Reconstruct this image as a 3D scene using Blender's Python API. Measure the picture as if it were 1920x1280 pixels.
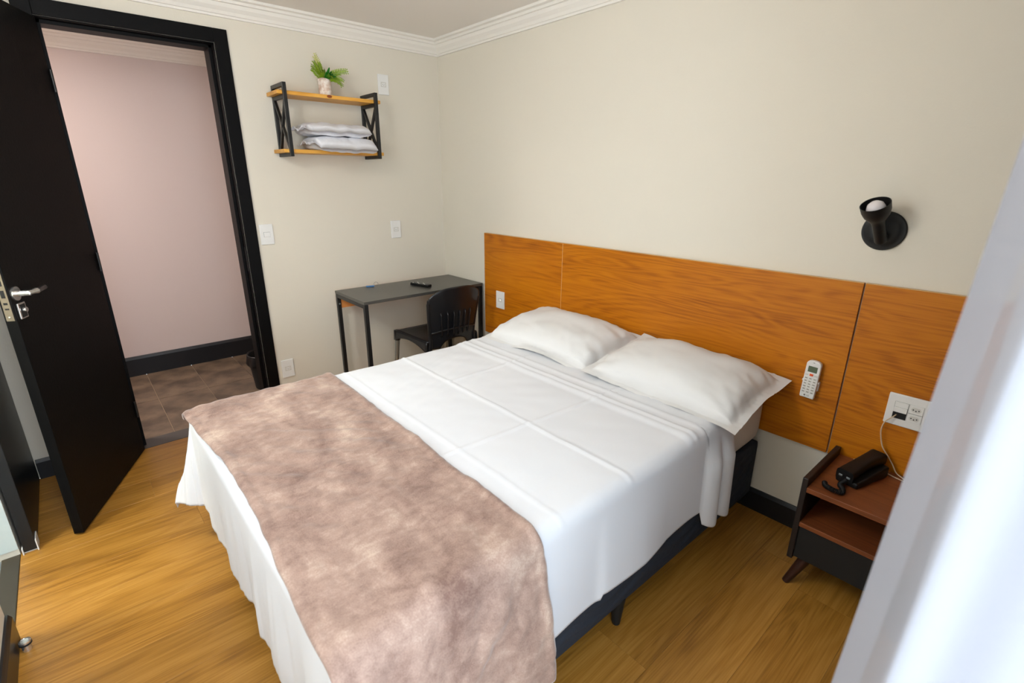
import bpy, bmesh, math, random
from mathutils import Vector, Matrix, noise
random.seed(7)
for o in list(bpy.data.objects):
    bpy.data.objects.remove(o)
SC = bpy.context.scene
COL = SC.collection

# ------------------------------------------------------------------ camera
YAW, PIT, ROL = math.radians(41.467), math.radians(-18.204), math.radians(0.296)
CAM = Vector((-2.144, -3.206, 1.455))
fw = Vector((math.sin(YAW)*math.cos(PIT), math.cos(YAW)*math.cos(PIT), math.sin(PIT)))
r0 = Vector((math.cos(YAW), -math.sin(YAW), 0)); u0 = r0.cross(fw)
rr = r0*math.cos(ROL)+u0*math.sin(ROL); uu = -r0*math.sin(ROL)+u0*math.cos(ROL)
cd = bpy.data.cameras.new('camera'); cam = bpy.data.objects.new('camera', cd); COL.objects.link(cam)
m = Matrix.Identity(4)
for i in range(3):
    m[i][0], m[i][1], m[i][2], m[i][3] = rr[i], uu[i], -fw[i], CAM[i]
cam.matrix_world = m
cd.sensor_width = 36; cd.sensor_fit = 'HORIZONTAL'; cd.lens = 935.1/1920*36
cd.clip_start = .02
cd.dof.use_dof = True; cd.dof.focus_distance = 2.5; cd.dof.aperture_fstop = 3.6
SC.camera = cam

# ------------------------------------------------------------------ world, light, exposure
W = bpy.data.worlds.new('sky'); SC.world = W; W.use_nodes = True
bg = W.node_tree.nodes['Background']
bg.inputs[0].default_value = (.74, .87, 1.0, 1); bg.inputs[1].default_value = 5.2   # bright overcast sky
SC.view_settings.view_transform = 'Standard'; SC.view_settings.look = 'None'
SC.view_settings.gamma = 1; SC.view_settings.use_curve_mapping = False
SC.view_settings.exposure = 0.55
SC.cycles.use_denoising = True; SC.cycles.adaptive_threshold = .03
SC.cycles.max_bounces = 7; SC.cycles.diffuse_bounces = 4; SC.cycles.glossy_bounces = 2; SC.cycles.transparent_max_bounces = 6
SC.cycles.sample_clamp_indirect = 8
WX0, WX1, WZ0, WZ1, WY = -2.47, -1.45, .10, 2.20, -3.45     # window opening behind the camera
VY0, VY1, VZ0, VZ1 = -2.25, -1.55, 1.10, 2.15                 # window opening in the left wall
def area(name, loc, size, power, color, rot=(0, 0, 0), portal=False):
    l = bpy.data.lights.new(name, 'AREA'); l.shape = 'RECTANGLE'; l.size, l.size_y = size
    l.energy = power; l.color = color
    o = bpy.data.objects.new(name, l); COL.objects.link(o); o.location = loc; o.rotation_euler = rot
    if portal: l.cycles.is_portal = True
    return o
area('window_portal', ((WX0+WX1)/2, WY-.06, (WZ0+WZ1)/2), (WX1-WX0, WZ1-WZ0), 1, (1, 1, 1), (math.pi/2, 0, 0), True)
area('side_window_portal', (-2.66, (VY0+VY1)/2, (VZ0+VZ1)/2), (VZ1-VZ0, VY1-VY0), 1, (1, 1, 1), (0, -math.pi/2, 0), True)

# ------------------------------------------------------------------ helpers
def lin(c):
    return tuple(((v/255)/12.92 if v/255 <= .04045 else ((v/255+.055)/1.055)**2.4) for v in c)
def mat(name, rgb, rough=.5, metal=0, bump=None, var=None, spec=.5, sheen=0, emit=None):
    """bump=(scale, strength); var=(rgb2, scale, detail) mixes a second colour by noise"""
    M = bpy.data.materials.new(name); M.use_nodes = True
    N, L = M.node_tree.nodes, M.node_tree.links; b = N['Principled BSDF']
    b.inputs['Base Color'].default_value = (*lin(rgb), 1); b.inputs['Roughness'].default_value = rough
    b.inputs['Metallic'].default_value = metal; b.inputs['Specular IOR Level'].default_value = spec
    if sheen:
        b.inputs['Sheen Weight'].default_value = sheen; b.inputs['Sheen Roughness'].default_value = .4
    if emit:
        b.inputs['Emission Color'].default_value = (*lin(emit[0]), 1); b.inputs['Emission Strength'].default_value = emit[1]
    if bump or var:
        tc = N.new('ShaderNodeTexCoord')
    if var:
        t = N.new('ShaderNodeTexNoise'); t.inputs['Scale'].default_value = var[1]; t.inputs['Detail'].default_value = var[2]
        L.new(tc.outputs['Object'], t.inputs['Vector'])
        rp = N.new('ShaderNodeValToRGB'); rp.color_ramp.elements[0].position = .38; rp.color_ramp.elements[1].position = .62
        rp.color_ramp.elements[0].color = (*lin(rgb), 1); rp.color_ramp.elements[1].color = (*lin(var[0]), 1)
        L.new(t.outputs['Fac'], rp.inputs['Fac']); L.new(rp.outputs['Color'], b.inputs['Base Color'])
    if bump:
        t = N.new('ShaderNodeTexNoise'); t.inputs['Scale'].default_value = bump[0]; t.inputs['Detail'].default_value = 4
        L.new(tc.outputs['Object'], t.inputs['Vector'])
        bp = N.new('ShaderNodeBump'); bp.inputs['Strength'].default_value = bump[1]; bp.inputs['Distance'].default_value = .01
        L.new(t.outputs['Fac'], bp.inputs['Height']); L.new(bp.outputs['Normal'], b.inputs['Normal'])
    return M
def wood(name, dark, mid, light, axis='X', scale=1.0, rough=.4, rand=.0, ring=.5, spec=.5, coat=0, fine=.05, lo=.40, hi=.98, rings=90):
    """grain stretched along an axis, in world space; rand: brightness spread from object to object"""
    M = bpy.data.materials.new(name); M.use_nodes = True
    N, L = M.node_tree.nodes, M.node_tree.links; b = N['Principled BSDF']
    g = N.new('ShaderNodeNewGeometry'); oi = N.new('ShaderNodeObjectInfo')
    ml = N.new('ShaderNodeVectorMath'); ml.operation = 'SCALE'; ml.inputs[0].default_value = (17, 31, 13)
    L.new(oi.outputs['Random'], ml.inputs['Scale'])
    ad = N.new('ShaderNodeVectorMath'); ad.operation = 'ADD'
    L.new(g.outputs['Position'], ad.inputs[0]); L.new(ml.outputs[0], ad.inputs[1])
    s = {'X': (1.2, 14, 14), 'Y': (14, 1.2, 14), 'Z': (14, 14, 1.2)}[axis]
    mp = N.new('ShaderNodeMapping'); mp.inputs['Scale'].default_value = tuple(v*scale for v in s)
    L.new(ad.outputs[0], mp.inputs['Vector'])
    n1 = N.new('ShaderNodeTexNoise'); n1.inputs['Scale'].default_value = 1; n1.inputs['Detail'].default_value = 5
    n1.inputs['Distortion'].default_value = ring
    L.new(mp.outputs[0], n1.inputs['Vector'])
    # growth rings: contour lines of a soft stretched noise
    mp.inputs['Scale'].default_value = tuple(v*scale*k for v, k in zip(s, [.55 if v < 2 else .42 for v in s]))
    n1.inputs['Detail'].default_value = 2
    def math_(op, a, b_, c=None, clamp=False):
        q = N.new('ShaderNodeMath'); q.operation = op; q.use_clamp = clamp
        for k, v in enumerate((a, b_, c)):
            if v is None: continue
            if isinstance(v, (int, float)): q.inputs[k].default_value = v
            else: L.new(v, q.inputs[k])
        return q.outputs[0]
    sn = math_('SINE', math_('MULTIPLY', n1.outputs['Fac'], rings), None)
    def streak(k_al, k_ac, detail):
        m2 = N.new('ShaderNodeMapping'); m2.inputs['Scale'].default_value = tuple(k_al if v < 2 else k_ac for v in s)
        L.new(ad.outputs[0], m2.inputs['Vector'])
        t = N.new('ShaderNodeTexNoise'); t.inputs['Scale'].default_value = 1; t.inputs['Detail'].default_value = detail
        L.new(m2.outputs[0], t.inputs['Vector']); return t.outputs['Fac']
    f0 = math_('MULTIPLY_ADD', sn, fine, .19)
    f1 = math_('MULTIPLY_ADD', streak(5, 190, 3), .5, f0)
    a2o = math_('MULTIPLY_ADD', streak(1.3, 9, 3), .5, f1, True)
    rp = N.new('ShaderNodeValToRGB'); e = rp.color_ramp.elements
    e[0].position = lo; e[0].color = (*lin(dark), 1); e[1].position = hi; e[1].color = (*lin(light), 1)
    k = e.new(.68); k.color = (*lin(mid), 1)
    L.new(a2o, rp.inputs['Fac'])
    hs = N.new('ShaderNodeHueSaturation')
    if rand:
        mr = N.new('ShaderNodeMapRange'); mr.inputs['To Min'].default_value = 1-rand; mr.inputs['To Max'].default_value = 1+rand
        L.new(oi.outputs['Random'], mr.inputs['Value']); L.new(mr.outputs[0], hs.inputs['Value'])
    L.new(rp.outputs['Color'], hs.inputs['Color']); L.new(hs.outputs[0], b.inputs['Base Color'])
    b.inputs['Roughness'].default_value = rough; b.inputs['Specular IOR Level'].default_value = spec
    b.inputs['Coat Weight'].default_value = coat; b.inputs['Coat Roughness'].default_value = .25
    bp = N.new('ShaderNodeBump'); bp.inputs['Strength'].default_value = .08; bp.inputs['Distance'].default_value = .003
    L.new(a2o, bp.inputs['Height']); L.new(bp.outputs['Normal'], b.inputs['Normal'])
    return M

class MB:
    def __init__(s): s.v = []; s.f = []
    def add(s, vs, fs):
        n = len(s.v); s.v += [tuple(v) for v in vs]; s.f += [tuple(i+n for i in f) for f in fs]; return s
    def box(s, x0, x1, y0, y1, z0, z1, M=None):
        vs = [Vector((x, y, z)) for x in (x0, x1) for y in (y0, y1) for z in (z0, z1)]
        if M: vs = [M @ v for v in vs]
        return s.add(vs, [(0, 1, 3, 2), (4, 6, 7, 5), (0, 4, 5, 1), (2, 3, 7, 6), (0, 2, 6, 4), (1, 5, 7, 3)])
    def bar(s, p, q, w, h=None, up=(0, 0, 1)):
        p, q = Vector(p), Vector(q); d = (q-p).normalized(); up = Vector(up)
        if abs(d.dot(up)) > .98: up = Vector((0, 1, 0))
        a = d.cross(up).normalized(); b = a.cross(d); h = h or w
        vs = [c+a*i*w/2+b*j*h/2 for c in (p, q) for i, j in ((-1, -1), (1, -1), (1, 1), (-1, 1))]
        return s.add(vs, [(0, 3, 2, 1), (4, 5, 6, 7), (0, 1, 5, 4), (1, 2, 6, 5), (2, 3, 7, 6), (3, 0, 4, 7)])
    def tube(s, pts, r, n=10, closed=False):
        pts = [Vector(p) for p in pts]; rs = r if isinstance(r, (list, tuple)) else [r]*len(pts)
        vs, fs = [], []; a = None
        for i, p in enumerate(pts):
            d = (pts[min(i+1, len(pts)-1)]-pts[max(i-1, 0)]).normalized()
            if a is None:
                a = d.orthogonal().normalized()
            else:
                a = (a-d*a.dot(d)).normalized()
            b = d.cross(a)
            for k in range(n):
                t = 2*math.pi*k/n; vs.append(p+(a*math.cos(t)+b*math.sin(t))*rs[i])
        for i in range(len(pts)-1):
            for k in range(n):
                fs.append((i*n+k, i*n+(k+1) % n, (i+1)*n+(k+1) % n, (i+1)*n+k))
        fs.append(tuple(range(n-1, -1, -1))); e = (len(pts)-1)*n; fs.append(tuple(range(e, e+n)))
        return s.add(vs, fs)
    def lathe(s, prof, n=28, M=None):
        """prof: (radius, height) pairs turned about local z"""
        vs, fs = [], []
        for r, z in prof:
            for k in range(n):
                t = 2*math.pi*k/n; v = Vector((r*math.cos(t), r*math.sin(t), z)); vs.append(M @ v if M else v)
        for i in range(len(prof)-1):
            for k in range(n):
                fs.append((i*n+k, i*n+(k+1) % n, (i+1)*n+(k+1) % n, (i+1)*n+k))
        fs.append(tuple(range(n-1, -1, -1))); e = (len(prof)-1)*n; fs.append(tuple(range(e, e+n)))
        return s.add(vs, fs)
    def grid(s, fn, nu, nv):
        vs = [fn(i/nu, j/nv) for i in range(nu+1) for j in range(nv+1)]
        fs = [(i*(nv+1)+j, (i+1)*(nv+1)+j, (i+1)*(nv+1)+j+1, i*(nv+1)+j+1) for i in range(nu) for j in range(nv)]
        return s.add(vs, fs)
    def prism(s, prof, p, q, flip=False):
        """prof: list of 3-D offsets (closed polygon) swept from p to q"""
        p, q = Vector(p), Vector(q); n = len(prof)
        vs = [p+Vector(o) for o in prof]+[q+Vector(o) for o in prof]
        fs = [(k, (k+1) % n, n+(k+1) % n, n+k) for k in range(n)]+[tuple(range(n-1, -1, -1)), tuple(range(n, 2*n))]
        return s.add(vs, fs)
    def build(s, name, m, parent=None, smooth=False, bevel=0, solid=0, subsurf=0, world=True, seg=2):
        me = bpy.data.meshes.new(name); me.from_pydata(s.v, [], s.f); me.update()
        bm = bmesh.new(); bm.from_mesh(me); bmesh.ops.recalc_face_normals(bm, faces=bm.faces); bm.to_mesh(me); bm.free()
        me.materials.append(m)
        o = bpy.data.objects.new(name, me); COL.objects.link(o)
        if smooth:
            for p in me.polygons: p.use_smooth = True
            if smooth == 'auto':
                me.set_sharp_from_angle(angle=math.radians(40))
        if solid:
            k = o.modifiers.new('solid', 'SOLIDIFY'); k.thickness = solid; k.offset = 0
        if bevel:
            k = o.modifiers.new('bevel', 'BEVEL'); k.width = bevel; k.segments = seg; k.limit_method = 'ANGLE'
        if subsurf:
            k = o.modifiers.new('sub', 'SUBSURF'); k.levels = k.render_levels = subsurf
        if parent:
            o.parent = parent
            if world:
                o.matrix_parent_inverse = (Matrix.LocRotScale(parent.location, parent.rotation_euler, None)).inverted()
        return o
def tag(o, label=None, cat=None, group=None, kind=None):
    if label: o['label'] = label
    if cat: o['category'] = cat
    if group: o['group'] = group
    if kind: o['kind'] = kind
    return o
def thing(name, loc, label, cat, group=None, rot=(0, 0, 0)):
    o = bpy.data.objects.new(name, None); COL.objects.link(o); o.location = loc; o.rotation_euler = rot
    o.empty_display_size = .05
    return tag(o, label, cat, group)
def B(*a, M=None): return MB().box(*a, M=M)
def struct(mb, name, m, **k): return tag(mb.build(name, m, **k), kind='structure')
def catmull(P, n=6):
    P = [Vector(p) for p in P]; out = []
    for i in range(len(P)-1):
        a, b, c, d = P[max(i-1, 0)], P[i], P[i+1], P[min(i+2, len(P)-1)]
        for k in range(n):
            t = k/n
            out.append(.5*((2*b)+(c-a)*t+(2*a-5*b+4*c-d)*t*t+(3*b-a-3*c+d)*t**3))
    out.append(P[-1]); return out
def text_mesh(body, size, M, name, m, parent):
    c = bpy.data.curves.new('t', 'FONT'); c.body = body; c.size = size; c.align_x = 'CENTER'; c.align_y = 'CENTER'; c.extrude = .0001
    t = bpy.data.objects.new('t', c); COL.objects.link(t)
    dg = bpy.context.evaluated_depsgraph_get(); me = bpy.data.meshes.new_from_object(t.evaluated_get(dg))
    bpy.data.objects.remove(t); me.transform(M); me.materials.clear(); me.materials.append(m)
    o = bpy.data.objects.new(name, me); COL.objects.link(o); o.parent = parent
    return o

# ------------------------------------------------------------------ materials
M_wall = mat('cream_paint', (226, 218, 202), .75, bump=(160, .05), spec=.25)
M_hallwall = mat('hall_paint', (222, 208, 203), .75, bump=(160, .05), spec=.25)
M_ceil = mat('ceiling_paint', (242, 235, 226), .8, spec=.2)
M_crown = mat('crown_white', (240, 234, 224), .6)
M_black = mat('black_lacquer', (22, 21, 22), .38, bump=(40, .03), spec=.5)
M_doorblk = mat('black_door_paint', (11, 10, 10), .5, bump=(90, .05), spec=.12)
M_base = mat('black_baseboard', (26, 27, 31), .35)
M_floor = wood('laminate', (122, 78, 24), (172, 120, 46), (196, 144, 68), 'X', 1.0, .38, .12, .35, lo=.43, hi=.92)
M_sub = mat('underlay', (70, 48, 26), .9)
M_tile = mat('stone_tile', (126, 108, 88), .45, bump=(60, .12), var=((84, 70, 57), 6, 9))
M_grout = mat('grout', (186, 164, 138), .9)
M_thresh = mat('threshold_grey', (82, 78, 74), .5)
M_sillwood = mat('dark_sill', (58, 50, 38), .35)
M_granite = mat('grey_granite', (98, 104, 108), .4, var=((128, 134, 138), 120, 3))
M_white = mat('white_plastic', (236, 234, 230), .35)
M_bath = mat('bath_paint', (238, 238, 232), .6)
M_head = wood('headboard_laminate', (140, 72, 4), (190, 110, 6), (206, 128, 14), 'Y', 1.0, .45, 0, .25, spec=.3, fine=.065, rings=140)
M_headedge = mat('headboard_edge_band', (214, 170, 110), .5)
M_linen = mat('white_cotton', (226, 227, 230), .85, bump=(900, .04), spec=.15, sheen=.1)
M_fitted = mat('white_fitted_cotton', (226, 220, 208), .85, bump=(900, .04), spec=.15)
M_pillow = mat('white_pillowcase', (222, 220, 217), .85, bump=(700, .04), spec=.15)
M_boxbase = mat('charcoal_quilted', (52, 56, 64), .9, bump=(30, .5), spec=.2)
M_desk = mat('desk_top_black', (74, 72, 67), .32, bump=(400, .03))
M_metal = mat('black_steel', (24, 24, 24), .4, spec=.5)
M_pine = wood('pine', (176, 112, 30), (224, 160, 62), (240, 186, 92), 'X', .9, .45, .04, .5)
M_chair = mat('chair_plastic', (24, 25, 28), .28)
M_alu = mat('aluminium', (168, 176, 178), .35, .85)
M_chrome = mat('chrome', (215, 212, 208), .2, .85)
M_brass = mat('lock_plate', (128, 116, 96), .45, .3)
M_dark = mat('dark_hole', (18, 17, 16), .7)
M_nsdark = mat('nightstand_dark', (30, 22, 20), .5)
M_nsblk = mat('nightstand_black', (20, 22, 23), .6)
M_nswood = wood('nightstand_wood', (92, 46, 22), (126, 68, 34), (142, 82, 44), 'Y', .8, .42, 0, .6)
M_nsleg = mat('nightstand_leg', (58, 32, 24), .45)
M_phone = mat('phone_black', (16, 15, 15), .45, bump=(300, .03), spec=.3)
M_grip = mat('grip_black', (38, 36, 36), .3)
M_cord = mat('cream_cord', (212, 190, 160), .5)
M_lcd = mat('lcd_green', (96, 108, 84), .25)
M_orange = mat('orange_button', (232, 84, 20), .4)
M_btn = mat('grey_button', (216, 213, 205), .5)
M_ink = mat('grey_ink', (120, 116, 110), .6)
M_lampblk = mat('lamp_black', (20, 19, 18), .5, spec=.4)
M_bulb = mat('frosted_bulb', (228, 220, 220), .25)
M_blue = mat('blue_tag', (66, 122, 178), .35)
M_bag = mat('clear_plastic_linen', (230, 229, 233), .6, bump=(22, .10))
M_knot = mat('wood_knot', (138, 66, 22), .5)
M_leafd = mat('leaf_green', (38, 128, 30), .45)
M_leafy = mat('leaf_lime', (132, 160, 32), .5)
M_leafp = mat('leaf_pale', (206, 204, 120), .55)
M_pot = mat('birch_bark_pot', (240, 228, 216), .8, var=((206, 178, 158), 55, 4), bump=(50, .3))

# velvet blanket: nap brushed in two directions gives two tones
def blanket_mat():
    M = bpy.data.materials.new('taupe_fleece'); M.use_nodes = True
    N, L = M.node_tree.nodes, M.node_tree.links; b = N['Principled BSDF']
    tc = N.new('ShaderNodeTexCoord')
    def nz(sc, de, di, stretch=(1, 1, 1)):
        mp = N.new('ShaderNodeMapping'); mp.inputs['Scale'].default_value = stretch; L.new(tc.outputs['Object'], mp.inputs['Vector'])
        t = N.new('ShaderNodeTexNoise'); t.inputs['Scale'].default_value = sc; t.inputs['Detail'].default_value = de
        t.inputs['Distortion'].default_value = di; t.inputs['Roughness'].default_value = .62; L.new(mp.outputs[0], t.inputs['Vector']); return t.outputs['Fac']
    a0 = nz(4.6, 12, .35, (1.6, 1, 1)); a1_ = nz(24, 8, .6, (.8, 1.7, 1)); c = nz(300, 2, 0)
    av = N.new('ShaderNodeMath'); av.operation = 'MULTIPLY_ADD'; av.inputs[1].default_value = .30; L.new(a1_, av.inputs[0])
    aw = N.new('ShaderNodeMath'); aw.operation = 'MULTIPLY'; aw.inputs[1].default_value = .70; L.new(a0, aw.inputs[0]); L.new(aw.outputs[0], av.inputs[2]); a = av.outputs[0]
    mx = N.new('ShaderNodeMath'); mx.operation = 'MULTIPLY_ADD'; mx.inputs[1].default_value = .22; L.new(c, mx.inputs[0]); L.new(a, mx.inputs[2])
    rp = N.new('ShaderNodeValToRGB'); e = rp.color_ramp.elements
    e[0].position = .45; e[0].color = (*lin((120, 94, 84)), 1); e[1].position = .84; e[1].color = (*lin((208, 186, 168)), 1)
    k = e.new(.655); k.color = (*lin((168, 141, 127)), 1)
    L.new(mx.outputs[0], rp.inputs['Fac']); L.new(rp.outputs['Color'], b.inputs['Base Color'])
    b.inputs['Roughness'].default_value = .9; b.inputs['Sheen Weight'].default_value = .5; b.inputs['Sheen Roughness'].default_value = .35
    b.inputs['Specular IOR Level'].default_value = .1
    bp = N.new('ShaderNodeBump'); bp.inputs['Strength'].default_value = .35; bp.inputs['Distance'].default_value = .006
    L.new(mx.outputs[0], bp.inputs['Height']); L.new(bp.outputs['Normal'], b.inputs['Normal'])
    return M
M_blanket = blanket_mat()
def curtain_mat():
    M = bpy.data.materials.new('white_voile'); M.use_nodes = True
    N, L = M.node_tree.nodes, M.node_tree.links; out = N['Material Output']; N.remove(N['Principled BSDF'])
    d = N.new('ShaderNodeBsdfDiffuse'); d.inputs[0].default_value = (.38, .375, .40, 1)
    t = N.new('ShaderNodeBsdfTranslucent'); t.inputs[0].default_value = (.38, .375, .40, 1)
    mx = N.new('ShaderNodeMixShader'); mx.inputs[0].default_value = .25
    L.new(d.outputs[0], mx.inputs[1]); L.new(t.outputs[0], mx.inputs[2])
    tr = N.new('ShaderNodeBsdfTransparent'); m2 = N.new('ShaderNodeMixShader'); m2.inputs[0].default_value = .22   # open weave
    L.new(mx.outputs[0], m2.inputs[1]); L.new(tr.outputs[0], m2.inputs[2]); L.new(m2.outputs[0], out.inputs[0])
    return M
M_curtain = curtain_mat()

# ------------------------------------------------------------------ room shell
H = 2.315; XL = -2.54; T = .14
DX0, DX1, DZ = -2.058, -1.369, 2.107           # entrance doorway
struct(B(0, .12, WY-T, .14, 0, H), 'wall_right', M_wall)
struct(MB().box(XL, DX0, 0, T, 0, H).box(DX1, 0, 0, T, 0, H).box(DX0, DX1, 0, T, DZ, H), 'wall_back', M_wall)
BY0, BY1, BZ = -1.19, -.668, 2.09              # bathroom doorway in the left wall
struct(MB().box(XL-.10, XL, BY1, T, -.05, H).box(XL-.10, XL, WY-T, VY0, 0, H).box(XL-.10, XL, VY1, BY0, 0, H).box(XL-.10, XL, VY0, VY1, 0, VZ0).box(XL-.10, XL, VY0, VY1, VZ1, H).box(XL-.10, XL, BY0, BY1, BZ, H), 'wall_left', M_wall)
struct(MB().box(XL, WX0, WY-T, WY, 0, H).box(WX1, 0, WY-T, WY, 0, H).box(WX0, WX1, WY-T, WY, 0, WZ0).box(WX0, WX1, WY-T, WY, WZ1, H), 'wall_front', M_wall)
struct(B(XL-.10, .12, WY-T, T, H, H+.06), 'ceiling', M_ceil)
wf = MB()
for x in (WX0, WX1-.04): wf.box(x, x+.04, WY-.1, WY-.04, WZ0, WZ1)
wf.box(WX0, WX1, WY-.1, WY-.04, WZ0, WZ0+.04).box(WX0, WX1, WY-.1, WY-.04, WZ1-.04, WZ1)
struct(wf, 'window_1', M_white)
wf = MB()
for y in (VY0, VY1-.04): wf.box(XL-.09, XL-.03, y, y+.04, VZ0, VZ1)
wf.box(XL-.09, XL-.03, VY0, VY1, VZ0, VZ0+.04).box(XL-.09, XL-.03, VY0, VY1, VZ1-.04, VZ1).box(XL-.09, XL-.03, -1.92, -1.88, VZ0, VZ1)
struct(wf, 'window_2', M_white)
# floor with its planks
fl = struct(B(XL, 0, WY, 0, -.05, -.008), 'floor', M_sub)
PW, PL = .187, 1.22
pm = bpy.data.meshes.new('plank')
bm = bmesh.new(); bmesh.ops.create_cube(bm, size=1)
for v in bm.verts: v.co = Vector((v.co.x, v.co.y*(PW-.0005), (v.co.z-.5)*.008))
bmesh.ops.bevel(bm, geom=[e for e in bm.edges if all(v.co.z > -.001 for v in e.verts)], offset=.0005, segments=1, affect='EDGES')
bm.to_mesh(pm); bm.free(); pm.materials.append(M_floor)
row = 0; y = -.0
while y > WY+.01:
    w = min(PW, y-WY); x = XL-random.random()*PL*.95
    while x < -.01:
        a, b_ = max(x, XL), min(x+PL, 0)
        if b_-a > .03:
            o = bpy.data.objects.new('plank', pm); COL.objects.link(o); o.parent = fl
            o.location = ((a+b_)/2, y-w/2, 0); o.scale = (b_-a-.0005, w/PW, 1)
        x += PL
    y -= PW
# threshold and hallway
struct(B(DX0, DX1, 0, .122, -.05, .002), 'trim_1', M_thresh)
HX0, HX1, HY = -3.4, -.5, 1.354
hf = struct(B(HX0, HX1, T-.018, HY, -.05, -.006), 'floor_hallway', M_grout)
tm = bpy.data.meshes.new('tile'); bm = bmesh.new(); bmesh.ops.create_cube(bm, size=1)
for v in bm.verts: v.co = Vector((v.co.x*.296, v.co.y*.610, (v.co.z-.5)*.008))
bmesh.ops.bevel(bm, geom=[e for e in bm.edges if all(v.co.z > -.001 for v in e.verts)], offset=.001, segments=1, affect='EDGES')
bm.to_mesh(tm); bm.free(); tm.materials.append(M_tile)
for i in range(-6, 5):
    for j in range(2):
        o = bpy.data.objects.new('tile', tm); COL.objects.link(o); o.parent = hf
        o.location = (-1.74+i*.3, .122+.306+j*.614, 0)
struct(B(HX0, HX1, HY, HY+.1, 0, H), 'wall_hallway', M_hallwall)
struct(B(HX0-.1, HX0, T, HY+.1, 0, H), 'wall_hallway_end', M_hallwall)
struct(B(HX1, HX1+.1, T, HY+.1, 0, H), 'wall_hallway_far', M_hallwall)
struct(B(HX0-.1, HX1+.1, T, HY+.1, 2.30, 2.36), 'ceiling_hallway', M_ceil)
struct(B(HX0, XL-.1, 0.02, T, 0, H), 'wall_hallway_near', M_hallwall)
def baseb(p, q, nx, ny, h, t, name, parent=None):
    prof = [(0, 0, 0), (nx*t, ny*t, 0), (nx*t, ny*t, h*.86), (nx*t*.75, ny*t*.75, h*.93), (nx*t*.45, ny*t*.45, h), (0, 0, h)]
    return struct(MB().prism(prof, p, q), name, M_base)
baseb((HX0, HY, 0), (-1.899, HY, 0), 0, -1, .151, .0175, 'baseboard_hallway_left')
baseb((-1.899, HY, 0), (HX1, HY, 0), 0, -1, .151, .016, 'baseboard_hallway_right')
baseb((0, -.016, 0), (0, WY, 0), -1, 0, .104, .015, 'baseboard_right')
baseb((-1.30, 0, 0), (-.0, 0, 0), 0, -1, .104, .015, 'baseboard_back_right')
baseb((-2.486, 0, 0), (DX0-.067, 0, 0), 0, -1, .104, .015, 'baseboard_back_left')
baseb((XL, BY0, 0), (XL, WY, 0), 1, 0, .104, .015, 'baseboard_left')
# crown mouldings: stepped profile, projection d and drop z
CP = [(0, .088), (.012, .088), (.014, .078), (.020, .076), (.026, .062), (.040, .046), (.046, .030), (.056, .028), (.060, .016), (.076, .012), (.078, 0), (0, 0)]
def crown(p, q, nx, ny, name, h, m=M_crown):
    n = len(CP); p, q = Vector(p), Vector(q); d = (q-p).normalized(); vs = []
    for c, s in ((p, 1), (q, -1)):
        for a, z in CP: vs.append(c+d*s*a+Vector((nx*a, ny*a, -z)))
    fs = [(k, (k+1) % n, n+(k+1) % n, n+k) for k in range(n)]+[tuple(range(n)), tuple(range(n, 2*n))]
    return struct(MB().add(vs, fs), name, m)
crown((0, 0, H), (XL, 0, H), 0, -1, 'trim_2', H)
crown((0, 0, H), (0, WY, H), -1, 0, 'trim_3', H)
crown((XL, 0, H), (XL, WY, H), 1, 0, 'trim_4', H)
crown((HX0, HY, 2.30), (HX1, HY, 2.30), 0, -1, 'trim_5', 2.30)
# entrance door casing, lining and stop
cs = .065
tr = MB().box(DX1, DX1+cs, -.013, 0, 0, DZ+cs).box(DX0-cs, DX0, -.013, 0, 0, DZ+cs).box(DX0, DX1, -.013, 0, DZ, DZ+cs)
struct(tr, 'trim_6', M_doorblk, bevel=.002)
ln = MB().box(DX1-.004, DX1, 0, T, .0, DZ).box(DX0, DX0+.004, 0, T, 0, DZ).box(DX0, DX1, 0, T, DZ-.004, DZ)
ln.box(DX1-.020, DX1-.004, .045, T+.004, 0, DZ-.004).box(DX0+.004, DX0+.020, .045, T+.004, 0, DZ-.004).box(DX0, DX1, .045, T+.004, DZ-.020, DZ-.004)
ln.box(DX1, DX1+cs, T, T+.012, 0, DZ+cs).box(DX0-cs, DX0, T, T+.012, 0, DZ+cs).box(DX0, DX1, T, T+.012, DZ, DZ+cs)
struct(ln, 'trim_7', M_doorblk, bevel=.0015)
# strike plate on the jamb
tag(B(DX1-.0055, DX1-.004, .012, .034, .92, 1.06).build('strike_plate', M_metal), 'dark metal strike plate on the entrance door jamb', 'strike plate')

# ------------------------------------------------------------------ bathroom beyond the left wall
struct(B(-3.6, XL-.055, -1.45, BY1, -.05, -.002), 'floor_bathroom', M_granite)
struct(B(XL-.055, XL+.0, BY0, BY1, -.05, .004), 'trim_8', M_sillwood, bevel=.002)
struct(B(-3.6, XL-.10, BY1, BY1+.1, -.05, H), 'wall_bathroom_back', M_bath)
struct(B(-3.7, -3.6, -1.45, BY1, -.05, H), 'wall_bathroom_left', M_bath)
struct(B(-3.6, XL-.10, -1.53, -1.45, -.05, H), 'wall_bathroom_front', M_bath)
struct(B(-3.7, XL-.10, -1.53, BY1+.1, H, H+.05), 'ceiling_bathroom', M_bath)
struct(MB().box(XL-.10, XL-.0, BY1-.004, BY1, .03, BZ), 'trim_9', mat('reveal_paint', (205, 216, 214), .6))
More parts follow.
